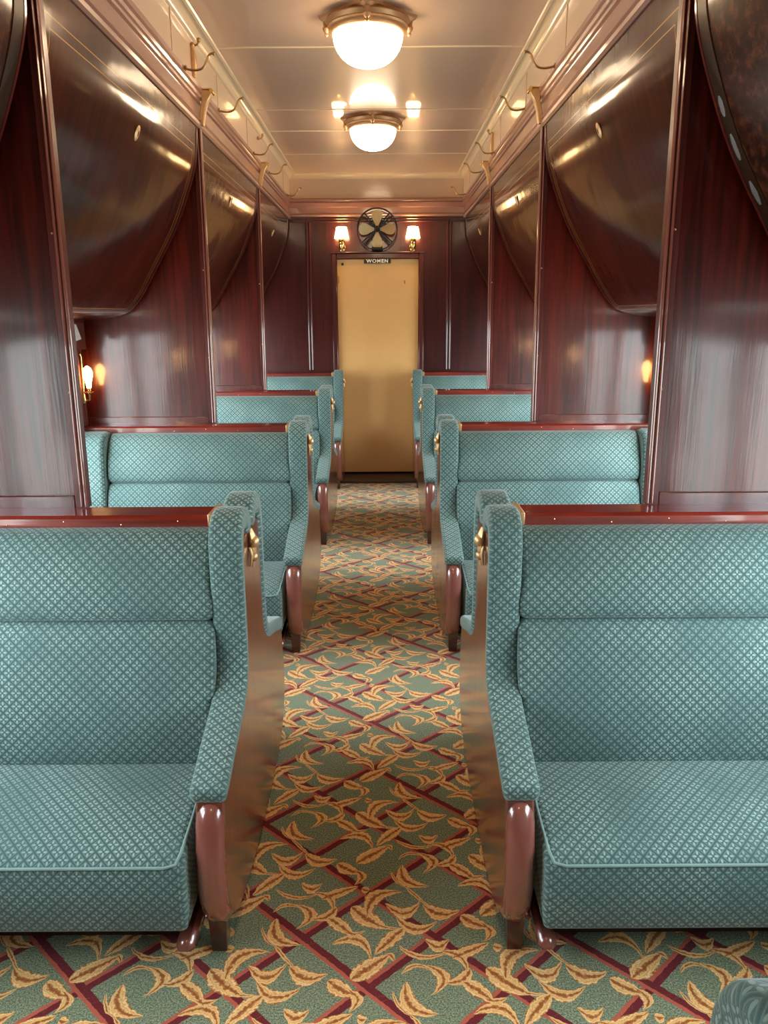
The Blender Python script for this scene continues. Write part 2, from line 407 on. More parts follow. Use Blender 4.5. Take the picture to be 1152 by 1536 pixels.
# ------------------------------------------------------------------ mesh helpers
class MB:
    def __init__(s):
        s.v, s.f, s.uv = [], [], []
    def face(s, idx, uv=None):
        s.f.append(tuple(idx)); s.uv.append(uv if uv else [(0, 0)] * len(idx))
    def grid(s, rows, uvs=None, close=False, flip=False):
        """rows: list of rings of points."""
        b = len(s.v); n = len(rows[0])
        for r in rows: s.v += [tuple(q) for q in r]
        for i in range(len(rows) - 1):
            for j in range(n if close else n - 1):
                k = (j + 1) % n
                q = [b + i * n + j, b + i * n + k, b + (i + 1) * n + k, b + (i + 1) * n + j]
                if uvs:
                    kk = j + 1
                    w = [uvs[i][j], uvs[i][kk], uvs[i + 1][kk], uvs[i + 1][j]]
                else: w = None
                if flip: q.reverse(); w = w[::-1] if w else None
                s.face(q, w)
        return b
    def box(s, x0, x1, y0, y1, z0, z1, b=0.0):
        b = min(b, (x1 - x0) / 2.01, (y1 - y0) / 2.01, (z1 - z0) / 2.01)
        k = len(s.v)
        if b <= 0:
            for z in (z0, z1):
                s.v += [(x0, y0, z), (x1, y0, z), (x1, y1, z), (x0, y1, z)]
            for q in ((0, 3, 2, 1), (4, 5, 6, 7), (0, 1, 5, 4), (1, 2, 6, 5), (2, 3, 7, 6), (3, 0, 4, 7)):
                s.face([k + i for i in q])
            return s
        idx = {}
        cx, cy, cz = (x0 + x1) / 2, (y0 + y1) / 2, (z0 + z1) / 2
        for sx in (-1, 1):
            for sy in (-1, 1):
                for sz in (-1, 1):
                    X, Y, Z = (x1 if sx > 0 else x0), (y1 if sy > 0 else y0), (z1 if sz > 0 else z0)
                    for a, q in enumerate(((X, Y - sy * b, Z - sz * b), (X - sx * b, Y, Z - sz * b), (X - sx * b, Y - sy * b, Z))):
                        idx[(sx, sy, sz, a)] = len(s.v); s.v.append(q)
        def add(keys):
            q = [idx[a] for a in keys]
            p = [Vector(s.v[i]) for i in q]
            nrm = (p[1] - p[0]).cross(p[2] - p[0])
            cen = sum(p, Vector()) / len(p) - Vector((cx, cy, cz))
            if nrm.dot(cen) < 0: q.reverse()
            s.face(q)
        for t in (-1, 1):
            add([(t, -1, -1, 0), (t, 1, -1, 0), (t, 1, 1, 0), (t, -1, 1, 0)])
            add([(-1, t, -1, 1), (1, t, -1, 1), (1, t, 1, 1), (-1, t, 1, 1)])
            add([(-1, -1, t, 2), (1, -1, t, 2), (1, 1, t, 2), (-1, 1, t, 2)])
            for u in (-1, 1):
                add([(t, u, -1, 0), (t, u, 1, 0), (t, u, 1, 1), (t, u, -1, 1)])
                add([(t, -1, u, 0), (t, 1, u, 0), (t, 1, u, 2), (t, -1, u, 2)])
                add([(-1, t, u, 1), (1, t, u, 1), (1, t, u, 2), (-1, t, u, 2)])
                for w in (-1, 1):
                    add([(t, u, w, 0), (t, u, w, 1), (t, u, w, 2)])
        return s
    def loft(s, prof, stations, axis='X', cap=True):
        """closed 2D profile [(a,b)], stations [(pos, inset)]; axis X: (pos,a,b); Y: (a,pos,b)"""
        n = len(prof)
        area = sum(prof[i][0] * prof[(i + 1) % n][1] - prof[(i + 1) % n][0] * prof[i][1] for i in range(n))
        if area < 0: prof = prof[::-1]
        nor = []
        for i in range(n):
            a, b = prof[i - 1], prof[(i + 1) % n]
            d = Vector((b[0] - a[0], b[1] - a[1])); d = d.normalized() if d.length > 1e-9 else Vector((1, 0))
            nor.append((d.y, -d.x))
        arc = [0]
        for i in range(n): arc.append(arc[-1] + math.dist(prof[i], prof[(i + 1) % n]))
        rows, uvs = [], []
        for pos, ins in stations:
            r = []
            for (a, b), (na, nb) in zip(prof, nor):
                A, B = a - na * ins, b - nb * ins
                r.append((pos, A, B) if axis == 'X' else ((A, pos, B) if axis == 'Y' else (A, B, pos)))
            rows.append(r)
            uvs.append([(pos, q) for q in arc])
        fl = (axis == 'Y')
        b0 = s.grid(rows, uvs, close=True, flip=not fl)
        if cap:
            e = len(rows) - 1
            a = [b0 + j for j in range(n)]; z = [b0 + e * n + j for j in range(n)]
            ua = [q for q in prof]; 
            if fl: s.face(a, ua); s.face(z[::-1], ua[::-1])
            else: s.face(a[::-1], ua[::-1]); s.face(z, ua)
        return s
    def tube(s, path, r, n=10, cap=True, flat=None):
        P = [Vector(q) for q in path]
        rr = r if isinstance(r, (list, tuple)) else [r] * len(P)
        up = None; rows = []
        for i, p in enumerate(P):
            t = (P[min(i + 1, len(P) - 1)] - P[max(i - 1, 0)]).normalized()
            if up is None:
                up = Vector((0, 0, 1)) if abs(t.z) < 0.9 else Vector((1, 0, 0))
            sd = t.cross(up).normalized(); up = sd.cross(t).normalized()
            ww = flat if flat else (1, 1)
            rows.append([p + (sd * math.cos(a) * ww[0] + up * math.sin(a) * ww[1]) * rr[i]
                         for a in [2 * math.pi * k / n for k in range(n)]])
        b0 = s.grid(rows, None, close=True, flip=True)
        if cap:
            s.face([b0 + j for j in range(n)][::1]); e = b0 + (len(rows) - 1) * n
            s.face([e + j for j in range(n)][::-1])
        return s
    def lathe(s, prof, cen, n=24, axis='Z'):
        """prof [(r, h)] ; axis Z or Y (h along -Y)"""
        rows = []
        for r, h in prof:
            ring = []
            for k in range(n):
                a = 2 * math.pi * k / n
                if axis == 'Z': ring.append((cen[0] + r * math.cos(a), cen[1] + r * math.sin(a), cen[2] + h))
                elif axis == 'Y': ring.append((cen[0] + r * math.cos(a), cen[1] - h, cen[2] + r * math.sin(a)))
                else: ring.append((cen[0] + h, cen[1] + r * math.cos(a), cen[2] + r * math.sin(a)))
            rows.append(ring)
        s.grid(rows, None, close=True)
        return s
    def ball(s, cen, r, n=12, sc=(1, 1, 1)):
        rows = []
        for i in range(n // 2 + 1):
            t = math.pi * i / (n // 2)
            q = max(math.sin(t), 0.001)
            rows.append([(cen[0] + r * sc[0] * q * math.cos(a), cen[1] + r * sc[1] * q * math.sin(a), cen[2] - r * sc[2] * math.cos(t))
                         for a in [2 * math.pi * k / n for k in range(n)]])
        s.grid(rows, None, close=True)
        return s
    def build(s, name, m, parent=None, smooth=True, ang=38, recalc=True):
        me = bpy.data.meshes.new(name)
        off = Vector(parent['_o']) if parent is not None and '_o' in parent else Vector()
        me.from_pydata([tuple(Vector(q) - off) for q in s.v], [], s.f)
        uvl = me.uv_layers.new(name='UVMap')
        flat = [t for fu in s.uv for q in fu for t in q]
        uvl.data.foreach_set('uv', flat)
        if recalc:
            import bmesh
            bm = bmesh.new(); bm.from_mesh(me)
            bmesh.ops.recalc_face_normals(bm, faces=bm.faces[:]); bm.to_mesh(me); bm.free()
        if smooth:
            me.polygons.foreach_set('use_smooth', [True] * len(me.polygons))
            me.set_sharp_from_angle(angle=R(ang))
        me.materials.append(m)
        o = bpy.data.objects.new(name, me)
        COL.objects.link(o)
        if parent is not None:
            o.parent = parent
            if '_o' in parent: o['_o'] = tuple(parent['_o'])
        return o

def tag(o, label=None, cat=None, group=None, kind=None):
    for k, v in (('label', label), ('category', cat), ('group', group), ('kind', kind)):
        if v: o[k] = v
    return o
def thing(name, loc, label, cat, group=None):
    o = bpy.data.objects.new(name, None); COL.objects.link(o)
    o.location = loc; o['_o'] = tuple(loc)
    o.empty_display_size = 0.1
    return tag(o, label, cat, group)
def struct(name, mb, m, parent=None, **kw):
    o = mb.build(name, m, parent, **kw); o['kind'] = 'structure'
    return o
def copy_tree(o, loc=None, rz=0.0, parent=None):
    q = o.copy(); COL.objects.link(q)
    if parent is not None: q.parent = parent
    if loc is not None:
        q.location = loc; q.rotation_euler = (0, 0, rz)
    for ch in list(o.children): copy_tree(ch, parent=q)
    return q

# ------------------------------------------------------------------ setting
b = MB(); b.box(-WX - 0.1, WX + 0.1, YB - 0.1, YE + 0.1, -0.06, 0.0); struct('floor', b, M['carpet'], smooth=False)
def side_wall(sg, name):
    b = MB()
    def w(y0, y1, z0, z1):
        x = sorted((sg * WX, sg * (WX + 0.05)))
        b.box(x[0], x[1], y0, y1, z0, z1)
    w(YB - 0.1, YE + 0.1, 0, WIN_Z[0]); w(YB - 0.1, YE + 0.1, WIN_Z[1], 3.1)
    y = YB - 0.1
    for y0, y1 in WIN_Y:
        w(y, y0, *WIN_Z); y = y1
    w(y, YE + 0.1, *WIN_Z)
    return struct(name, b, M['wall'], smooth=False)
side_wall(-1, 'wall_left'); side_wall(1, 'wall_right')
k = 1
for sg in (-1, 1):
    for y0, y1 in WIN_Y:
        b = MB(); z0, z1 = WIN_Z
        xs = lambda a, d: sorted((sg * (WX + a), sg * (WX + d)))
        a = xs(-0.004, 0.045); t = 0.018
        b.box(a[0], a[1], y0, y0 + t, z0, z1); b.box(a[0], a[1], y1 - t, y1, z0, z1)
        b.box(a[0], a[1], y0 + t, y1 - t, z1 - t, z1); b.box(a[0], a[1], y0 + t, y1 - t, z0, z0 + t)
        f = struct('window_%d' % k, b, M['stile'], smooth=False)
        a = xs(0.020, 0.025)
        b = MB(); b.box(a[0], a[1], y0 + t, y1 - t, z0 + t, z1 - t); b.build('pane', M['glass'], f, smooth=False)
        k += 1
# ceiling with cross beads
b = MB(); b.box(-0.95, 0.95, YB - 0.1, YE + 0.1, ZC, ZC + 0.06); struct('ceiling', b, M['ceiling'], smooth=False)
tn = [1]
def trim(mb, m, **kw):
    o = struct('trim_%d' % tn[0], mb, m, **kw); tn[0] += 1
    return o
for y in (4.37, 5.60, 6.21, 7.06, 2.58, 1.95, 0.68):
    b = MB(); b.loft([(y - 0.009, ZC + 0.002), (y - 0.006, ZC - 0.004), (y + 0.006, ZC - 0.004), (y + 0.009, ZC + 0.002)], [(-0.775, 0), (0.775, 0)])
    trim(b, M['ceiltrim'])
for sg in (-1, 1):
    # frieze
    b = MB(); b.loft([(sg * 0.95, 2.76), (sg * 0.845, 2.76), (sg * 0.845, 2.94), (sg * 0.95, 2.94)], [(YB, 0), (YE, 0)], 'Y')
    trim(b, M['cream'], smooth=False)
    b = MB()  # cove with two beads
    b.loft([(sg * 0.95, 2.938), (sg * 0.843, 2.938), (sg * 0.834, 2.945), (sg * 0.837, 2.951), (sg * 0.831, 2.962), (sg * 0.812, 2.974),
            (sg * 0.800, 2.978), (sg * 0.793, 2.972), (sg * 0.782, 2.976), (sg * 0.778, 2.986), (sg * 0.95, 2.986)], [(YB, 0), (YE, 0)], 'Y')
    trim(b, M['ceiltrim'])
    for i in range(9):
        y = 0.85 + 0.95 * i - 0.95
        if y > YE - 0.1: continue
        b = MB(); x = sorted((sg * 0.845, sg * 0.841)); b.box(x[0], x[1], y - 0.010, y + 0.010, 2.762, 2.938, 0.001); trim(b, M['cream'])
    # cornice moulding
    P = [(0.95, 2.578), (0.862, 2.578), (0.852, 2.586), (0.850, 2.600), (0.858, 2.610), (0.850, 2.616), (0.853, 2.626), (0.862, 2.632),
         (0.862, 2.690), (0.852, 2.696), (0.850, 2.706), (0.842, 2.712), (0.838, 2.724), (0.842, 2.732), (0.834, 2.738), (0.832, 2.756), (0.838, 2.764), (0.95, 2.764)]
    b = MB(); b.loft([(sg * x, z) for x, z in P], [(YB, 0), (YE, 0)], 'Y'); trim(b, M['cornice'], ang=25)
    # dark soffit above the berths out to the wall
    b = MB(); x = sorted((sg * 0.87, sg * WX)); b.box(x[0], x[1], YB, YE, 2.585, 2.60); trim(b, M['shell'], smooth=False)

# end wall: panelling with door opening
DX0, DX1, DZ = -0.405, 0.415, 2.205
b = MB()
b.box(-WX, DX0 - 0.05, YE, YE + 0.1, 0, 2.60); b.box(DX1 + 0.05, WX, YE, YE + 0.1, 0, 2.60)
b.box(DX0 - 0.05, DX1 + 0.05, YE, YE + 0.1, DZ + 0.05, 2.60)
struct('wall_front', b, M['endwood'], smooth=False)
b = MB()
b.box(DX0 - 0.05, DX0, YE - 0.012, YE + 0.1, 0, DZ + 0.05, 0.006); b.box(DX1, DX1 + 0.05, YE - 0.012, YE + 0.1, 0, DZ + 0.05, 0.006)
b.box(DX0, DX1, YE - 0.012, YE + 0.1, DZ, DZ + 0.05, 0.006)
b.box(DX0 - 0.06, DX1 + 0.06, YE - 0.022, YE, DZ + 0.05, DZ + 0.064, 0.004)
trim(b, M['stile'])
b = MB(); b.box(DX0 + 0.002, DX1 - 0.002, YE + 0.03, YE + 0.07, 0.04, DZ - 0.002, 0.003)
d = struct('door_1', b, M['door'])
b = MB(); b.box(-WX, WX, YE + 0.1, YE + 0.14, -0.06, 3.1); trim(b, M['shell'], smooth=False)  # unseen backing sheet, added to block light leaking round the door
b = MB(); b.box(DX0 + 0.012, DX0 + 0.024, YE + 0.022, YE + 0.032, 1.97, 2.04, 0.002); b.build('hinge', M['brass'], d)
b = MB(); b.lathe([(0.001, 0.012), (0.012, 0.011), (0.014, 0.0)], (-0.347, YE + 0.031, 2.155), 12, 'Y'); b.build('bolt', M['black'], d)
b = MB(); b.ball((0.274, YE + 0.029, 1.98), 0.012, 10, (0.6, 0.5, 1.6)); b.build('keyhole_cover', M['brass'], d)
b = MB(); b.box(DX0 - 0.03, DX1 + 0.03, 7.67, YE + 0.03, 0.0, 0.022, 0.004); trim(b, M['thresh'])
for x in (-0.695, -0.665, 0.70, 0.73):
    b = MB(); b.loft([(x - 0.011, YE), (x - 0.008, YE - 0.009), (x, YE - 0.013), (x + 0.008, YE - 0.009), (x + 0.011, YE)],
                     [(1.12, 0), (2.565, 0)], 'Z'); trim(b, M['stile'])
for z in (2.553, 2.578):
    b = MB(); b.loft([(YE, z - 0.008), (YE - 0.010, z - 0.006), (YE - 0.013, z), (YE - 0.010, z + 0.006), (YE, z + 0.008)], [(-0.86, 0), (0.86, 0)]); trim(b, M['stile'])
# end cornice and cream frieze
P = [(YE + 0.1, 2.598), (YE - 0.012, 2.598), (YE - 0.020, 2.606), (YE - 0.020, 2.618), (YE - 0.012, 2.626), (YE - 0.012, 2.680), (YE - 0.022, 2.686),
     (YE - 0.026, 2.700), (YE - 0.032, 2.708), (YE - 0.036, 2.724), (YE - 0.030, 2.732), (YE - 0.038, 2.740), (YE - 0.038, 2.756), (YE - 0.03, 2.764), (YE + 0.1, 2.764)]
b = MB(); b.loft(P, [(-0.86, 0), (0.86, 0)]); trim(b, M['cornice'], ang=25)
b = MB(); b.box(-0.95, 0.95, YE, YE + 0.1, 2.76, 3.03); trim(b, M['cream'], smooth=False)
b = MB(); b.loft([(YE, 2.940), (YE - 0.008, 2.943), (YE - 0.014, 2.955), (YE - 0.035, 2.971), (YE - 0.04, 2.977), (YE - 0.055, 2.979), (YE - 0.06, 2.986), (YE, 2.986)],
                 [(-0.84, 0), (0.84, 0)]); trim(b, M['ceiltrim'])
b = MB(); b.box(-WX, WX, YB - 0.1, YB, 0, 3.1); struct('wall_back', b, M['shell'], smooth=False)
# wall piers beside the second pair of benches (left one shows)
for sg in (-1, 1):
    for yp in (YC[2], YC[3]):
        b = MB(); X = lambda a, d: sorted((sg * (WX - a), sg * (WX - d)))
        x = X(0.0, 0.03); b.box(x[0], x[1], yp - 0.21, yp - 0.005, 1.095, 1.56, 0.006)
        x = X(0.03, 0.036)
        for z0, z1, ya, yb in ((1.11, 1.5, -0.2, -0.192), (1.11, 1.5, -0.045, -0.037), (1.11, 1.118, -0.2, -0.037)):
            b.box(x[0], x[1], yp + ya, yp + yb, z0, z1, 0.001)
        prof = [(yp - 0.185, 1.50), (yp - 0.19, 1.53), (yp - 0.215, 1.56), (yp - 0.24, 1.58), (yp - 0.245, 1.64), (yp - 0.0, 1.64), (yp - 0.0, 1.5)]
        x = X(0.0, 0.055); b.loft(prof, [(x[0], 0), (x[1], 0)])
        trim(b, M['wall'])

# ------------------------------------------------------------------ benches
def rounded_stations(x0, x1, r, n=4, mid=2):
    st = []
    for i in range(n):
        a = math.pi / 2 * i / n
        st.append((x0 + r * (1 - math.cos(a)), r * (1 - math.sin(a))))
    st.append((x0 + r, 0))
    for i in range(1, mid): st.append((x0 + r + (x1 - x0 - 2 * r) * i / mid, 0))
    st.append((x1 - r, 0))
    for i in range(n - 1, -1, -1):
        a = math.pi / 2 * i / n
        st.append((x1 - r * (1 - math.cos(a)), r * (1 - math.sin(a))))
    return st
def path_band(pts, tt, n=5):
    """closed outline of a band of thickness t along pts, with round ends"""
    P = [Vector(q) for q in pts]; L, Rr = [], []
    for i, p in enumerate(P):
        t = tt(i / (len(P) - 1))
        d = (P[min(i + 1, len(P) - 1)] - P[max(i - 1, 0)]).normalized(); nn = Vector((-d.y, d.x))
        L.append(p + nn * t / 2); Rr.append(p - nn * t / 2)
    def arc(p, d0, t):
        o = []
        for k in range(1, n):
            a = math.pi * k / n
            nn = Vector((-d0.y, d0.x))
            o.append(p + (nn * math.cos(a) * 1 + d0 * math.sin(a) * 0.55) * t / 2)
        return o
    de = (P[-1] - P[-2]).normalized(); ds = (P[0] - P[1]).normalized()
    out = L + arc(P[-1], de, tt(1))
    out += Rr[::-1]
    nn = Vector((-ds.y, ds.x))
    out += [p_ for p_ in arc(P[0], Vector((ds.x, ds.y)), tt(0))]
    return [tuple(q) for q in out]

# half outlines, u = distance from the bench centre, z = height
SIDE_TOP = [(0, 1.045), (0.10, 1.045), (0.142, 1.03), (0.150, 0.98), (0.155, 0.82), (0.158, 0.70), (0.172, 0.635), (0.21, 0.595),
            (0.28, 0.562), (0.41, 0.525), (0.53, 0.482), (0.568, 0.468)]
SIDE_FRONT = [(0.580, 0.42), (0.596, 0.34), (0.600, 0.27), (0.592, 0.20), (0.570, 0.14), (0.530, 0.095), (0.46, 0.06), (0.34, 0.032),
              (0.18, 0.018), (0, 0.012)]
PADLINE = catmull([(0.030, 1.052), (0.052, 1.082), (0.10, 1.094), (0.146, 1.082), (0.172, 1.040), (0.178, 0.95), (0.178, 0.80), (0.180, 0.705),
                   (0.195, 0.645), (0.232, 0.603), (0.30, 0.573), (0.41, 0.540), (0.52, 0.502), (0.562, 0.490)], 3)
WING = WX - 1.41

def bench(s, yc, halves, label, group):
    root = thing('back_to_back_bench', (s * 0.93, yc, 0.0), label, 'train seat', group)
    X = lambda a, d: sorted((s * a, s * d))
    # side panel
    top = [(u, z) for u, z in SIDE_TOP]; fr = SIDE_FRONT
    half = top + fr
    if len(halves) == 2:
        prof = [(yc + u, z) for u, z in half] + [(yc - u, z) for u, z in half[::-1]]
    else:
        prof = [(yc + 0.045, 0.012)] + [(yc - u, z) for u, z in half[::-1]] + [(yc + 0.045, 1.045)]
    # drop duplicates
    q = []
    for p_ in prof:
        if not q or math.dist(p_, q[-1]) > 1e-4: q.append(p_)
    if math.dist(q[0], q[-1]) < 1e-4: q.pop()
    x = X(0.358, 0.432)
    b = MB(); b.loft(q, [(x[0], 0.006), (x[0] + 0.006, 0), (x[1] - 0.006, 0), (x[1], 0.006)])
    b.build('side_panel', M['sidepanel'], root, ang=30)
    for h in halves:
        # bumper: rounded moulding down the front edge
        path = catmull([(0.548, 0.462), (0.566, 0.435), (0.590, 0.34), (0.597, 0.27), (0.588, 0.20), (0.566, 0.145), (0.524, 0.102), (0.47, 0.074)], 4)
        b = MB(); rows = []
        n = 14
        for i, (u, z) in enumerate(path):
            a = path[max(i - 1, 0)]; e = path[min(i + 1, len(path) - 1)]
            d = Vector((e[0] - a[0], e[1] - a[1])).normalized(); nn = Vector((-d.y, d.x))   # outward
            if nn.x < 0 and i < len(path) // 2: nn = -nn
            f = min(1.0, i / 5.0 + 0.05, (len(path) - 1 - i) / 6.0); f = math.sqrt(max(f, 0.02))
            ring = []
            for k2 in range(n):
                t = 2 * math.pi * k2 / n
                off = 0.030 * f * math.sin(t); lat = 0.038 * f * math.cos(t)
                ring.append((s * (0.396 + lat), yc + h * (u + nn.x * off), z + nn.y * off))
            rows.append(ring)
        b.grid(rows, None, close=True); b.build('front_moulding', M['bumper'], root, ang=60)
        # foot
        b = MB(); fy = yc + h * 0.535
        b.loft([(s * 0.374, fy - 0.026), (s * 0.424, fy - 0.026), (s * 0.424, fy + 0.026), (s * 0.374, fy + 0.026)], [(0.0, 0.009), (0.004, 0.007), (0.13, 0.0)], 'Z')
        b.build('foot', M['foot'], root)
        # arm pad
        out = [(yc + h * u, z) for u, z in path_band(PADLINE, lambda t: 0.068 if t < 0.25 else (0.052 if t > 0.5 else 0.068 - 0.064 * (t - 0.25)))]
        x = X(0.352, 0.446)
        b = MB(); b.loft(out, rounded_stations(x[0], x[1], 0.018, 5, 1)); b.build('arm_pad', M['fabric'], root, ang=60)
        # seat cushion
        sp = catmull([(0.10, 0.395), (0.24, 0.402), (0.38, 0.405), (0.52, 0.392), (0.612, 0.368), (0.648, 0.342)], 4)
        sp += [(0.655, 0.325), (0.657, 0.24), (0.652, 0.160), (0.640, 0.146), (0.10, 0.146)]
        prof = [(yc + h * u, z) for u, z in sp]
        x = X(0.452, 1.572)
        b = MB(); b.loft(prof, rounded_stations(x[0], x[1], 0.022, 4, 2)); cu = b.build('seat_cushion', M['fabric'], root, ang=45)
        # piping along the front and side of the cushion
        pts = [(s * 1.56, yc + h * 0.652, 0.343), (s * 0.50, yc + h * 0.652, 0.343), (s * 0.472, yc + h * 0.645, 0.347), (s * 0.462, yc + h * 0.62, 0.364)]
        pts += [(s * 0.458, yc + h * u, z - 0.002) for u, z in ((0.56, 0.382), (0.45, 0.397), (0.34, 0.402), (0.24, 0.401))]
        b = MB(); b.tube(pts, 0.0042, 8); b.build('piping', M['piping'], cu)
        # back cushions
        lo = catmull([(0.275, 0.36), (0.292, 0.42), (0.288, 0.52), (0.268, 0.64), (0.238, 0.75), (0.216, 0.795), (0.190, 0.812)], 4) + [(0.06, 0.812), (0.06, 0.36)]
        up = [(0.06, 0.808)] + catmull([(0.175, 0.808), (0.205, 0.822), (0.212, 0.86), (0.196, 0.93), (0.160, 1.01), (0.120, 1.052), (0.090, 1.060)], 4) + [(0.06, 1.060)]
        x = X(0.440, 1.405)
        for nm, pr in (('lower_back_cushion', lo), ('upper_back_cushion', up)):
            b = MB(); b.loft([(yc + h * u, z) for u, z in pr], rounded_stations(x[0], x[1], 0.024, 4, 2)); b.build(nm, M['fabric'], root, ang=50)
        # upholstered wing at the outer wall
        wp = [(0.05, 0.40), (0.05, 1.06), (0.10, 1.075), (0.17, 1.07), (0.215, 1.04), (0.235, 0.98), (0.26, 0.75), (0.31, 0.55), (0.34, 0.40)]
        x = X(1.408, 1.578)
        b = MB(); b.loft([(yc + h * u, z) for u, z in wp], rounded_stations(x[0], x[1], 0.022, 4, 1)); b.build('wall_wing', M['fabric'], root, ang=50)
        # rounded runner under the cushion
        x = X(0.452, 0.50); y0, y1 = sorted((yc + h * 0.30, yc + h * 0.615))
        b = MB(); b.box(x[0], x[1], y0, y1, 0.045, 0.085, 0.012); b.build('seat_runner', M['bumper'], root)
    # frame under the cushions
    x = X(0.52, 1.48); ya, yb = (yc - 0.50, yc + 0.50) if len(halves) == 2 else (yc - 0.50, yc + 0.04)
    b = MB(); b.box(x[0], x[1], ya, yb, 0.0, 0.145, 0.004); b.build('seat_base', M['shell'], root)
    # top rail
    x = X(0.468, 1.576)
    ya, yb = yc - 0.068, (yc + 0.050 if len(halves) == 2 else yc + 0.048)
    P = [(ya + 0.006, 1.052), (ya, 1.058), (ya, 1.086), (ya + 0.008, 1.095), (yb - 0.008, 1.095), (yb, 1.086), (yb, 1.058), (yb - 0.006, 1.052)]
    b = MB(); b.loft(P, [(x[0], 0), (x[1], 0)]); rl = b.build('top_rail', M['rail'], root, ang=30)
    b = MB(); b.box(x[0] + 0.01, x[1] - 0.01, ya + 0.012, yb - 0.012, 0.12, 1.053, 0.0); b.build('back_board', M['stile'], root)
    for i in range(6):
        xx = s * (0.56 + 0.17 * i)
        b = MB(); b.ball((xx, ya, 1.068 if i % 2 else 1.078), 0.0026, 8)
        b.build('rail_screw', M['brassb'], rl)
    # brass rail end and ornament on the aisle face
    x = X(0.438, 0.472)
    b = MB(); b.box(x[0], x[1], ya - 0.004, yb + 0.004, 1.06, 1.099, 0.003); b.build('rail_end_plate', M['gilt'], root)
    b = MB(); ox = s * 0.354
    oy = yc - 0.035
    b.tube([(ox, oy, 1.045), (ox - s * 0.006, oy, 1.02), (ox - s * 0.008, oy, 0.97), (ox - s * 0.004, oy, 0.925)], [0.010, 0.020, 0.014, 0.006], 10, flat=(1.0, 0.6))
    b.ball((ox - s * 0.012, oy - 0.004, 1.005), 0.020, 10, (0.8, 1, 1)); b.ball((ox - s * 0.010, oy - 0.006, 0.958), 0.015, 10, (0.8, 1, 1))
    b.tube([(ox, oy - 0.016, 0.99), (ox - s * 0.006, oy - 0.022, 0.965), (ox, oy - 0.018, 0.93)], [0.004, 0.006, 0.003], 8)
    b.tube([(ox, oy + 0.014, 1.03), (ox - s * 0.006, oy + 0.024, 1.0), (ox, oy + 0.016, 0.965)], [0.004, 0.006, 0.003], 8)
    b.build('brass_ornament', M['gilt'], root)
    return root

G = 'back-to-back benches along the aisle'
order = {1: 'nearest the camera of those fully seen', 2: 'second back from the camera', 3: 'third back from the camera'}
protos = {}
for s, side in ((-1, 'left'), (1, 'right')):
    lab = 'large teal upholstered double bench filling the lower %s of the view, brown curved aisle end' % side
    pr = bench(s, YC[1], (-1, 1), lab, G); protos[s] = pr
    for i, txt in ((2, 'second teal upholstered double bench from the camera on the %s side' % side),
                   (3, 'third teal upholstered double bench from the camera on the %s side' % side)):
        q = copy_tree(pr, (s * 0.93, YC[i], 0)); q['label'] = txt
    bench(s, YC[4], (-1,), 'teal bench against the end wall, %s of the tan door' % side, G)
q = copy_tree(protos[1], (0.93, YC[0], 0)); q['label'] = 'bench whose dark rounded arm pad top shows in the bottom right corner'

# ------------------------------------------------------------------ headboards on the bench rails
def headboard(s, y, label):
    root = thing('headboard_partition', (s * 1.2, y, 1.096), label, 'partition', 'mahogany headboard partitions above the benches')
    X = lambda a, d: sorted((s * a, s * d))
    e = [0.866, 0.856]                       # inner edge at bottom, top
    ex = lambda z: e[0] + (e[1] - e[0]) * (z - 1.1) / 1.47
    y0, y1 = y, y + 0.022
    P = [(s * 0.885, 1.125), (s * 1.578, 1.125), (s * 1.578, 2.576), (s * 0.878, 2.576)]
    b = MB(); b.loft(P, [(y0 + 0.004, 0), (y1, 0)], 'Y'); b.build('panel', M['panelwood'], root, smooth=False)
    P = [(s * ex(1.097), 1.0945), (s * 0.905, 1.0945), (s * 0.897, 2.576), (s * ex(2.57), 2.576)]
    b = MB(); b.loft(P, [(y0 - 0.006, 0.002), (y0 - 0.004, 0), (y1 + 0.003, 0), (y1 + 0.005, 0.002)], 'Y'); b.build('edge_stile', M['stile'], root)
    b = MB()
    for dx in (0.0, 0.013):
        b.tube([(s * (ex(1.1) + 0.004 + dx), y0 - 0.007, 1.10), (s * (ex(2.57) + 0.004 + dx), y0 - 0.007, 2.574)], 0.0045, 8)
    b.build('edge_bead', M['bumper'], root)
    x = X(0.905, 1.578)
    b = MB(); b.box(x[0], x[1], y0 - 0.005, y1 + 0.004, 1.088, 1.132, 0.003); b.build('bottom_rail', M['stile'], root)
    b = MB(); b.ball((s * 0.885, y0 - 0.008, 1.45), 0.004, 8); b.ball((s * 0.885, y0 - 0.008, 1.90), 0.004, 8); b.build('screw', M['brass'], root)
    return root
for s, side in ((-1, 'left'), (1, 'right')):
    pr = headboard(s, YC[1] + 0.045, 'large mahogany partition panel standing on the nearest bench rail, %s edge of the view' % side)
    for i, txt in ((2, 'mahogany partition panel standing on the second bench rail on the %s side' % side),
                   (3, 'narrow looking mahogany partition panel on the third bench rail on the %s side' % side)):
        q = copy_tree(pr, (s * 1.2, YC[i] + 0.045, 1.096)); q['label'] = txt

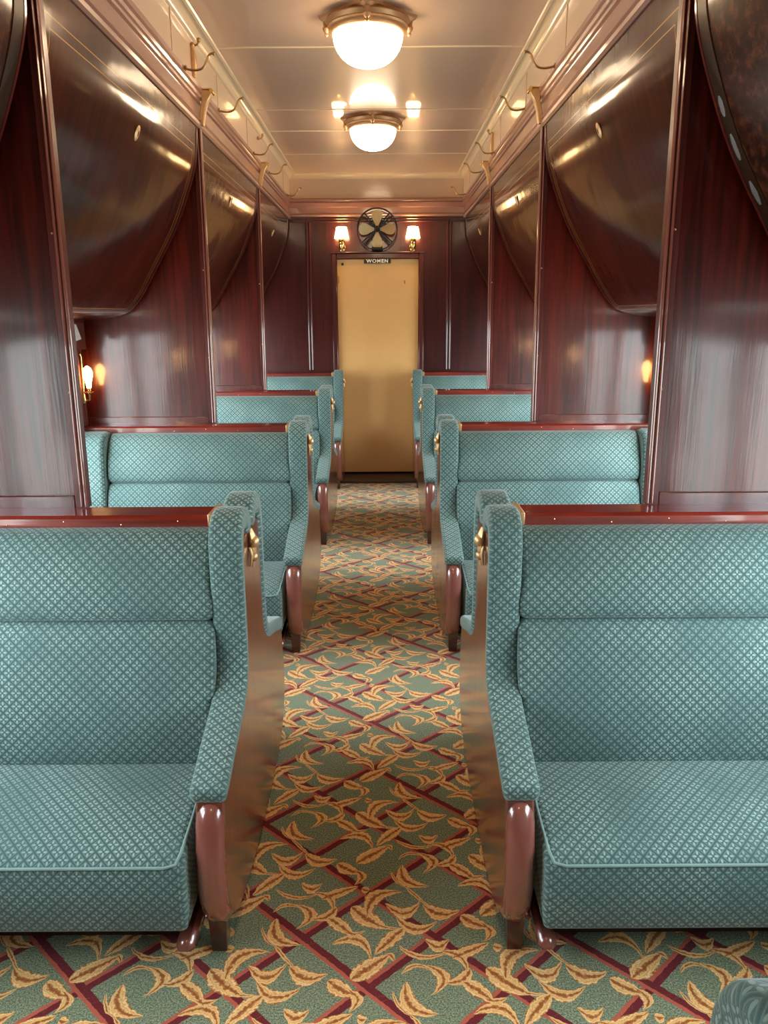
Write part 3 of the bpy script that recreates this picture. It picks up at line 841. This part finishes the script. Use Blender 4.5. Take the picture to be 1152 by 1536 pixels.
# ------------------------------------------------------------------ upper berths
def berth(s, ystart, label, m):
    L = BL; y0 = ystart + 0.0725
    root = thing('upper_berth', (s * 1.2, y0, 1.645), label, 'folded upper berth', 'folded upper berths along the walls')
    b = MB(); rows = []; uvs = []; arc = 0; rows2 = []
    n = len(BERTH); ny = 8
    arcs = [0]
    for i in range(n - 1): arcs.append(arcs[-1] + math.dist(BERTH[i], BERTH[i + 1]))
    for j in range(ny + 1):
        y = y0 + L * j / ny
        rows.append([(s * x, y, z) for x, z in BERTH])
        uvs.append([(L * j / ny, a) for a in arcs])
    b.grid(rows, uvs)
    # thickness behind and end cheeks
    inner = [(x + 0.022, z + 0.014) for x, z in BERTH]
    rows = [[(s * x, y, min(z, 2.575)) for x, z in inner] for y in (y0, y0 + L)]
    b.grid(rows)
    for y in (y0, y0 + L):
        b.grid([[(s * x, y, z) for x, z in BERTH], [(s * x, y, min(z, 2.575)) for x, z in inner]])
    b.build('berth_front', m, root, ang=50, recalc=False)
    # body of the berth behind the front
    P = [(s * x, z) for x, z in [(p_[0] + 0.03, min(p_[1] + 0.02, 2.57)) for p_ in BERTH[::3]]] + [(s * 1.577, 1.68), (s * 1.577, 2.57)]
    b = MB(); b.loft(P, [(y0 + 0.01, 0), (y0 + L - 0.01, 0)], 'Y'); b.build('berth_box', M['shell'], root, smooth=False)
    # metal edge strips at both ends
    for y in (y0 + 0.0, y0 + L - 0.012):
        b = MB(); rows = []
        for yy in (y, y + 0.012): rows.append([(s * (x - 0.004), yy, z - 0.003) for x, z in BERTH])
        b.grid(rows)
        rows = [[(s * (x + 0.006), yy, z + 0.004) for x, z in BERTH] for yy in (y, y + 0.012)]
        b.grid(rows)
        for yy in (y, y + 0.012):
            b.grid([[(s * (x - 0.004), yy, z - 0.003) for x, z in BERTH], [(s * (x + 0.006), yy, z + 0.004) for x, z in BERTH]])
        b.build('edge_strip', M['stile'], root, recalc=False)
    if m is M['berthworn']:
        b = MB(); ya, yb2 = y0 + L - 0.068, y0 + L - 0.013
        oo, ii = [(x - 0.0025, z - 0.002) for x, z in BERTH], [(x + 0.003, z + 0.002) for x, z in BERTH]
        b.grid([[(s * x, yy, z) for x, z in q] for q, yy in ((ii, ya), (oo, ya), (oo, yb2), (ii, yb2))])
        b.build('edge_band', M['edgeband'], root, recalc=False)
    # bottom lip
    b = MB(); x = sorted((s * 1.52, s * 1.578)); b.box(x[0], x[1], y0, y0 + L, 1.636, 1.66, 0.004); b.build('bottom_lip', M['stile'], root)
    # latch escutcheon
    yy = y0 + L / 2 - 0.01
    cxx, czz, nx, nz = 0.898, 2.357, -0.92, -0.39
    def pt(q, off): return (s * (cxx + 0.39 * q + nx * off), yy, czz - 0.92 * q + nz * off)
    b = MB(); b.tube([pt(q, 0.003) for q in (-0.030, -0.026, -0.015, 0, 0.015, 0.026, 0.030)], [0.003, 0.012, 0.019, 0.021, 0.019, 0.012, 0.003], 16, flat=(1.0, 0.28))
    lt = b.build('latch_plate', M['gilt'], root)
    b = MB(); b.tube([pt(q, 0.008) for q in (-0.012, -0.006, 0, 0.006, 0.012)], [0.002, 0.007, 0.009, 0.007, 0.002], 12, flat=(0.8, 0.25)); b.build('latch_hole', M['black'], lt)
    return root
names = {1: 'partly seen at the upper %s edge of the view, above the nearest section', 2: 'largest on the %s, above the nearest open section',
         3: 'middle one on the %s, between second and third partitions', 4: 'farthest on the %s, ending at the end wall'}
bp = {}
for s, side in ((-1, 'left'), (1, 'right')):
    lb = {0: 'worn dark folded upper berth front cut by the upper %s edge of the view' % side,
          1: 'largest fully seen dark varnished folded berth front on the %s wall' % side,
          2: 'dark varnished folded berth front between second and third partitions on the %s' % side,
          3: 'farthest dark folded berth front on the %s, ending at the end wall' % side}
    r0 = berth(s, YC[0], lb[0], M['berthworn'])
    if s == 1:
        for zz, ll in ((2.20, 0.05), (2.10, 0.065), (1.985, 0.06), (1.86, 0.05)):
            # pale chips follow the curve of the berth edge
            pts = [p_ for p_ in BERTH if abs(p_[1] - zz) < ll * 0.75]
            xs = []
            b = MB(); rows = []
            yy = r0['_o'][1] + BL - 0.035
            def xat(z):
                for i in range(len(BERTH) - 1):
                    if BERTH[i][1] >= z >= BERTH[i + 1][1]:
                        t = (BERTH[i][1] - z) / (BERTH[i][1] - BERTH[i + 1][1]); return BERTH[i][0] + t * (BERTH[i + 1][0] - BERTH[i][0])
                return 1
            for i in range(7):
                z = zz + ll / 2 - ll * i / 6
                w = 0.013 * math.sqrt(max(0.05, 1 - ((i - 3) / 3.2) ** 2)) * random.uniform(0.85, 1.15)
                rows.append([(s * (xat(z) - 0.004), yy - w, z), (s * (xat(z) - 0.006), yy, z - 0.001), (s * (xat(z) - 0.004), yy + w, z)])
            b.grid(rows); b.build('paint_chip', M['patch'], r0, recalc=False)
    r1 = berth(s, YC[1], lb[1], M['berth'])
    for i in (2, 3):
        q = copy_tree(r1, (s * 1.2, r1['_o'][1] + PITCH * (i - 1), 1.645)); q['label'] = lb[i]

# ------------------------------------------------------------------ brass brackets, hooks
def bracket(s, y, label):
    root = thing('brass_berth_catch', (s * 0.85, y, 2.60), label, 'bracket', 'brass catches on the cornice')
    P = catmull([(0.838, 2.590), (0.832, 2.625), (0.824, 2.66), (0.812, 2.695), (0.796, 2.72), (0.786, 2.738)], 4)
    P = P + [(0.790, 2.752), (0.842, 2.752), (0.842, 2.70), (0.856, 2.64), (0.856, 2.590)]
    b = MB(); b.loft([(s * x, z) for x, z in P], [(y - 0.020, 0.004), (y - 0.014, 0), (y + 0.014, 0), (y + 0.020, 0.004)], 'Y')
    b.build('curved_arm', M['gilt'], root, ang=40)
    b = MB(); b.tube([(s * 0.789, y - 0.026, 2.744), (s * 0.789, y + 0.026, 2.744)], 0.010, 12)
    x = sorted((s * 0.786, s * 0.845)); b.box(x[0], x[1], y - 0.026, y + 0.026, 2.750, 2.757, 0.002); b.build('scroll_top', M['brassb'], root)
    return root
for s, side in ((-1, 'left'), (1, 'right')):
    pr = bracket(s, YC[2] + 0.045, 'tapered brass catch on the cornice above the second partition, %s side' % side)
    q = copy_tree(pr, (s * 0.85, YC[3] + 0.045, 2.60)); q['label'] = 'tapered brass catch on the cornice above the third partition, %s side' % side

def hook(s, y, label):
    root = thing('coat_hook', (s * 0.84, y, 2.745), label, 'coat hook', 'brass coat hooks above the cornice')
    b = MB(); b.lathe([(0.001, 0.0), (0.011, 0.0), (0.013, 0.006), (0.001, 0.008)], (s * 0.834 - (0.004 if s > 0 else -0.004), y, 2.748), 12, 'X')
    b.build('base_rose', M['brass'], root)
    P = catmull([(0.838, 2.750), (0.812, 2.742), (0.785, 2.739), (0.760, 2.743), (0.742, 2.757), (0.731, 2.778), (0.722, 2.796), (0.708, 2.806), (0.698, 2.805)], 3)
    b = MB(); b.tube([(s * x, y, z) for x, z in P], 0.0052, 8); b.ball((s * 0.697, y, 2.805), 0.0085, 10, (0.8, 1, 1)); b.build('curved_arm', M['brass'], root)
    return root
ordn = ['nearest', 'second', 'third', 'fourth', 'farthest']
hy = [3.85, 4.59, 5.75, 6.50, 7.65]
for s, side in ((-1, 'left'), (1, 'right')):
    pr = None
    for i, y in enumerate(hy):
        lab = '%s brass J-shaped coat hook from the camera on the %s cornice' % (ordn[i], side)
        if pr is None: pr = hook(s, y, lab)
        else:
            q = copy_tree(pr, (s * 0.84, y, 2.745)); q['label'] = lab
def hookplate(s, y, label, full=True):
    root = thing('ornate_hook_plate', (s * 0.845, y, 2.765), label, 'bracket')
    if full:
        b = MB()
        b.tube([(s * 0.838, y, z) for z in (2.765, 2.79, 2.82, 2.85, 2.875, 2.888, 2.90)], [0.008, 0.014, 0.019, 0.018, 0.012, 0.009, 0.012], 12, flat=(0.9, 1.0))
        b.build('leaf_plate', M['brasspaint'], root)
    b = MB(); b.ball((s * 0.836, y, 2.905), 0.013, 10, (0.8, 1, 1)); b.tube([(s * 0.838, y, 2.90), (s * 0.815, y, 2.905), (s * 0.808, y, 2.918)], 0.005, 8)
    b.ball((s * 0.806, y, 2.925), 0.011, 10); b.build('knob', M['brass'], root)
hookplate(-1, 4.06, 'long leaf-shaped gilt plate with knob on the left cream frieze')
hookplate(1, 5.95, 'leaf-shaped gilt plate with knob on the right cream frieze')
hookplate(-1, 6.05, 'small gilt knob fitting on the left cream frieze, without a leaf plate', False)

# ------------------------------------------------------------------ ceiling lamps
def lamp(y, label):
    cx = -0.008
    root = thing('ceiling_lamp', (cx, y, ZC), label, 'ceiling lamp', 'brass dome lamps down the ceiling')
    b = MB()
    for z0, z1, r0, r1 in ((2.974, ZC, 0.218, 0.226), (2.962, 2.974, 0.198, 0.216)):
        P = []
        for k2 in range(4):
            a = math.pi / 2 * k2
            for da, rr in ((-0.42, 0.80), (-0.14, 0.94), (-0.07, 1.0), (0.07, 1.0), (0.14, 0.94), (0.42, 0.80)):
                P.append((math.cos(a + da) * rr, math.sin(a + da) * rr))
        b.grid([[(cx + px * r, y + py * r, z) for px, py in P] for z, r in ((z1, r1), (z0, r0), (z0, 0.1))], None, close=True)
    b.build('canopy', M['brasspaint'], root, ang=30)
    b = MB(); b.lathe([(0.1, 0), (0.193, -0.0), (0.197, -0.007), (0.192, -0.014), (0.184, -0.022), (0.186, -0.028), (0.178, -0.034), (0.176, -0.042),
                       (0.170, -0.050), (0.164, -0.054), (0.150, -0.054)], (cx, y, 2.964), 48)
    b.build('rim', M['brasspaint'], root)
    for k2 in range(4):
        a = math.pi / 2 * k2; px, py = cx + 0.190 * math.cos(a), y + 0.190 * math.sin(a)
        b = MB(); b.lathe([(0.001, 0.0), (0.015, -0.004), (0.013, -0.02), (0.018, -0.03), (0.012, -0.042), (0.006, -0.048), (0.009, -0.058), (0.005, -0.062), (0.001, -0.064)], (px, py, 2.966), 12)
        b.build('corner_finial', M['brasspaint'], root)
    b = MB(); pr = []
    for i in range(13):
        t = math.pi / 2 * i / 12
        pr.append((max(0.001, 0.161 * math.cos(t) ** 0.85 if i < 12 else 0.001), -0.135 * math.sin(t) ** 1.0))
    b.lathe(pr, (cx, y, 2.913), 48); b.build('glass_dome', M['dome'], root, ang=80)
    return root
lp = lamp(3.96, 'large glowing dome ceiling lamp nearest the camera, brass rim')
for y, t in ((5.84, 'smaller looking glowing dome ceiling lamp, the farther of the two'),
             (2.08, 'dome ceiling lamp just above the top edge of the view'), (0.18, 'dome ceiling lamp overhead behind the view')):
    q = copy_tree(lp, (-0.008, y, ZC)); q['label'] = t

# ------------------------------------------------------------------ end wall fittings
def end_sconce(x, label):
    root = thing('wall_sconce', (x, YE, 2.30), label, 'wall lamp', 'shaded sconces on the end wall')
    y = YE - 0.085
    b = MB(); b.lathe([(0.070, 2.388), (0.050, 2.492)], (x, y, 0), 28); b.lathe([(0.068, 2.388), (0.048, 2.492)], (x, y, 0), 28)
    b.build('lamp_shade', M['shade'], root, recalc=False)
    b = MB(); b.lathe([(0.001, 2.30), (0.012, 2.302), (0.020, 2.32), (0.012, 2.33), (0.026, 2.345), (0.030, 2.36), (0.028, 2.395), (0.010, 2.40)], (x, y, 0), 16); b.build('socket', M['brassb'], root)
    b = MB(); b.tube([(x, YE - 0.005, 2.31), (x, YE - 0.03, 2.29), (x, YE - 0.07, 2.29), (x, y, 2.31)], 0.008, 10); b.build('arm', M['brassb'], root)
    b = MB(); b.ball((x, YE - 0.002, 2.315), 0.05, 16, (0.62, 0.24, 1.0)); b.build('backplate', M['brassb'], root)
    return root
end_sconce(-0.345, 'small brass wall sconce with glowing shade, left of the fan')
end_sconce(0.352, 'small brass wall sconce with glowing shade, right of the fan')

fx, fy, fz = 0.003, YE - 0.13, 2.468
fan = thing('wall_fan', (fx, YE, 2.28), 'round black caged wall fan with four pale brass blades above the door', 'fan')
b = MB()
for r, yy in ((0.192, fy - 0.03), (0.192, fy + 0.04), (0.10, fy + 0.06)):
    ring = [(fx + r * math.cos(2 * math.pi * i / 40), yy, fz + r * math.sin(2 * math.pi * i / 40)) for i in range(41)]
    b.tube(ring, 0.0042, 6, cap=False)
for i in range(4):
    a0 = math.pi / 4 + math.pi / 2 * i
    for da in (-0.10, 0.10):
        a = a0 + da
        pts = [(fx + r * math.cos(a), yy, fz + r * math.sin(a)) for r, yy in ((0.03, fy - 0.055), (0.12, fy - 0.055), (0.185, fy - 0.04), (0.192, fy - 0.03), (0.192, fy + 0.04), (0.10, fy + 0.06), (0.03, fy + 0.065))]
        b.tube(pts, 0.0042, 6)
b.build('cage', M['black'], fan)
for i in range(4):
    a = math.pi / 2 * i; ca, sa = math.cos(a), math.sin(a)
    ol = catmull([(0.028, 0.012), (0.06, 0.026), (0.10, 0.046), (0.14, 0.050), (0.168, 0.034), (0.176, 0.0), (0.168, -0.034), (0.14, -0.050), (0.10, -0.046), (0.06, -0.026), (0.028, -0.012)], 3)
    b = MB(); rows = []
    for dy in (-0.0015, 0.0015):
        rows.append([(fx + r * ca - t * sa, fy + dy + t * 0.35, fz + r * sa + t * ca) for r, t in ol])
    b0 = b.grid(rows, None, close=True); n = len(ol); b.face([b0 + j for j in range(n)]); b.face([b0 + n + j for j in range(n)])
    b.build('blade', M['fanblade'], fan, ang=50)
b = MB(); b.lathe([(0.001, 0.062), (0.018, 0.06), (0.028, 0.045), (0.03, 0.0)], (fx, fy, fz), 20, 'Y'); b.build('hub', M['black'], fan)
b = MB(); b.lathe([(0.03, -0.02), (0.055, -0.03), (0.06, -0.09), (0.04, -0.115), (0.001, -0.12)], (fx, fy, fz), 24, 'Y'); b.build('motor_housing', M['black'], fan)
b = MB(); b.tube([(fx, fy + 0.07, fz - 0.04), (fx, fy + 0.06, fz - 0.12), (fx, fy + 0.03, fz - 0.165)], 0.014, 10)
b.box(fx - 0.055, fx + 0.055, fy - 0.02, YE, fz - 0.190, fz - 0.168, 0.004); b.build('bracket', M['black'], fan)

sign = thing('door_sign', (0.003, YE, 2.157), 'small black sign reading WOMEN in white letters over the door', 'sign')
b = MB(); b.box(-0.132, 0.136, YE - 0.022, YE - 0.0125, 2.158, 2.200, 0.003); b.build('sign_plate', M['plate'], sign)
tcv = bpy.data.curves.new('lettering', 'FONT'); tcv.body = 'WOMEN'; tcv.size = 0.050; tcv.align_x = 'CENTER'; tcv.align_y = 'CENTER'
tcv.extrude = 0.001; tcv.offset = 0.0016; tcv.space_character = 1.2
to = bpy.data.objects.new('tmp_text', tcv); COL.objects.link(to)
dg = bpy.context.evaluated_depsgraph_get(); dg.update()
tm = bpy.data.meshes.new_from_object(to.evaluated_get(dg)); COL.objects.unlink(to); bpy.data.objects.remove(to)
tm.transform(Matrix.Translation((0.002 - 0.003, -0.0235, 2.179 - 2.157)) @ Matrix.Rotation(math.pi / 2, 4, 'X') @ Matrix.Diagonal((1.0, 0.92, 1, 1)))
tm.name = 'lettering'; tm.materials.clear(); tm.materials.append(M['white'])
lo = bpy.data.objects.new('lettering', tm); COL.objects.link(lo); lo.parent = sign

# ------------------------------------------------------------------ side wall lamps
def side_lamp(s, y, label):
    root = thing('reading_lamp', (s * (WX - 0.03), y, 1.25), label, 'wall lamp', 'bulb reading lamps on the side walls')
    x = s * (WX - 0.066)
    b = MB(); b.lathe([(0.001, 1.292), (0.011, 1.30), (0.013, 1.315), (0.017, 1.335), (0.024, 1.362), (0.025, 1.382), (0.019, 1.400), (0.010, 1.41), (0.001, 1.415)], (x, y, 0), 18)
    b.build('bulb', M['bulb'], root, ang=80)
    b = MB(); b.lathe([(0.001, 1.252), (0.006, 1.255), (0.008, 1.265), (0.024, 1.272), (0.026, 1.278), (0.012, 1.282), (0.013, 1.298), (0.001, 1.30)], (x, y, 0), 16); b.build('socket', M['brassb'], root)
    b = MB(); b.tube([(s * (WX - 0.031), y, 1.245), (s * (WX - 0.045), y, 1.232), (s * (WX - 0.065), y, 1.236), (x, y, 1.256)], 0.006, 8)
    b.tube([(s * (WX - 0.033), y, 1.22), (s * (WX - 0.034), y, 1.24), (s * (WX - 0.036), y, 1.30), (s * (WX - 0.040), y, 1.46), (s * (WX - 0.034), y, 1.475)], [0.012, 0.014, 0.006, 0.004, 0.008], 10)
    b.build('arm', M['brassb'], root)
    return root
ll = {-1: 'lit brass bulb lamp on the left wall in front of the second partition', 1: 'lit brass bulb lamp on the right wall hidden beside the second partition'}
for s, side in ((-1, 'left'), (1, 'right')):
    pr = side_lamp(s, YC[2] - 0.045, ll[s])
    q = copy_tree(pr, (s * (WX - 0.03), YC[3] - 0.045, 1.25)); q['label'] = 'lit brass bulb lamp on the %s wall in front of the third partition' % side
    q = copy_tree(pr, (s * (WX - 0.03), YC[1] + 0.20, 1.25)); q['label'] = 'lit brass bulb lamp on the %s wall behind the nearest partition' % side
    q = copy_tree(pr, (s * (WX - 0.03), YC[2] + 0.20, 1.25)); q['label'] = 'lit brass bulb lamp on the %s wall behind the second partition' % side

# white curtain gathered beside the left pier
b = MB(); rows = []
for i in range(9):
    t = i / 8
    z = 1.64 - 0.17 * t
    row = []
    for j in range(13):
        w = j / 12
        y = 3.72 + 0.30 * w
        zz = 1.630 - (0.09 * math.sin(math.pi * min(1, 0.15 + w * 0.55)) ) * t
        x = -(WX - 0.066 - 0.010 * math.sin(j * 1.7) - 0.02 * t)
        row.append((x, y, zz))
    rows.append(row)
b.grid(rows)
rows2 = [[(q[0] - 0.004, q[1], q[2]) for q in r] for r in rows]
b.grid(rows2)
cu = b.build('window_curtain', M['cloth'], recalc=False)
tag(cu, 'white gathered curtain edge at the top of the left window by the pier', 'curtain')

for o in bpy.data.objects:
    if '_o' in o: del o['_o']
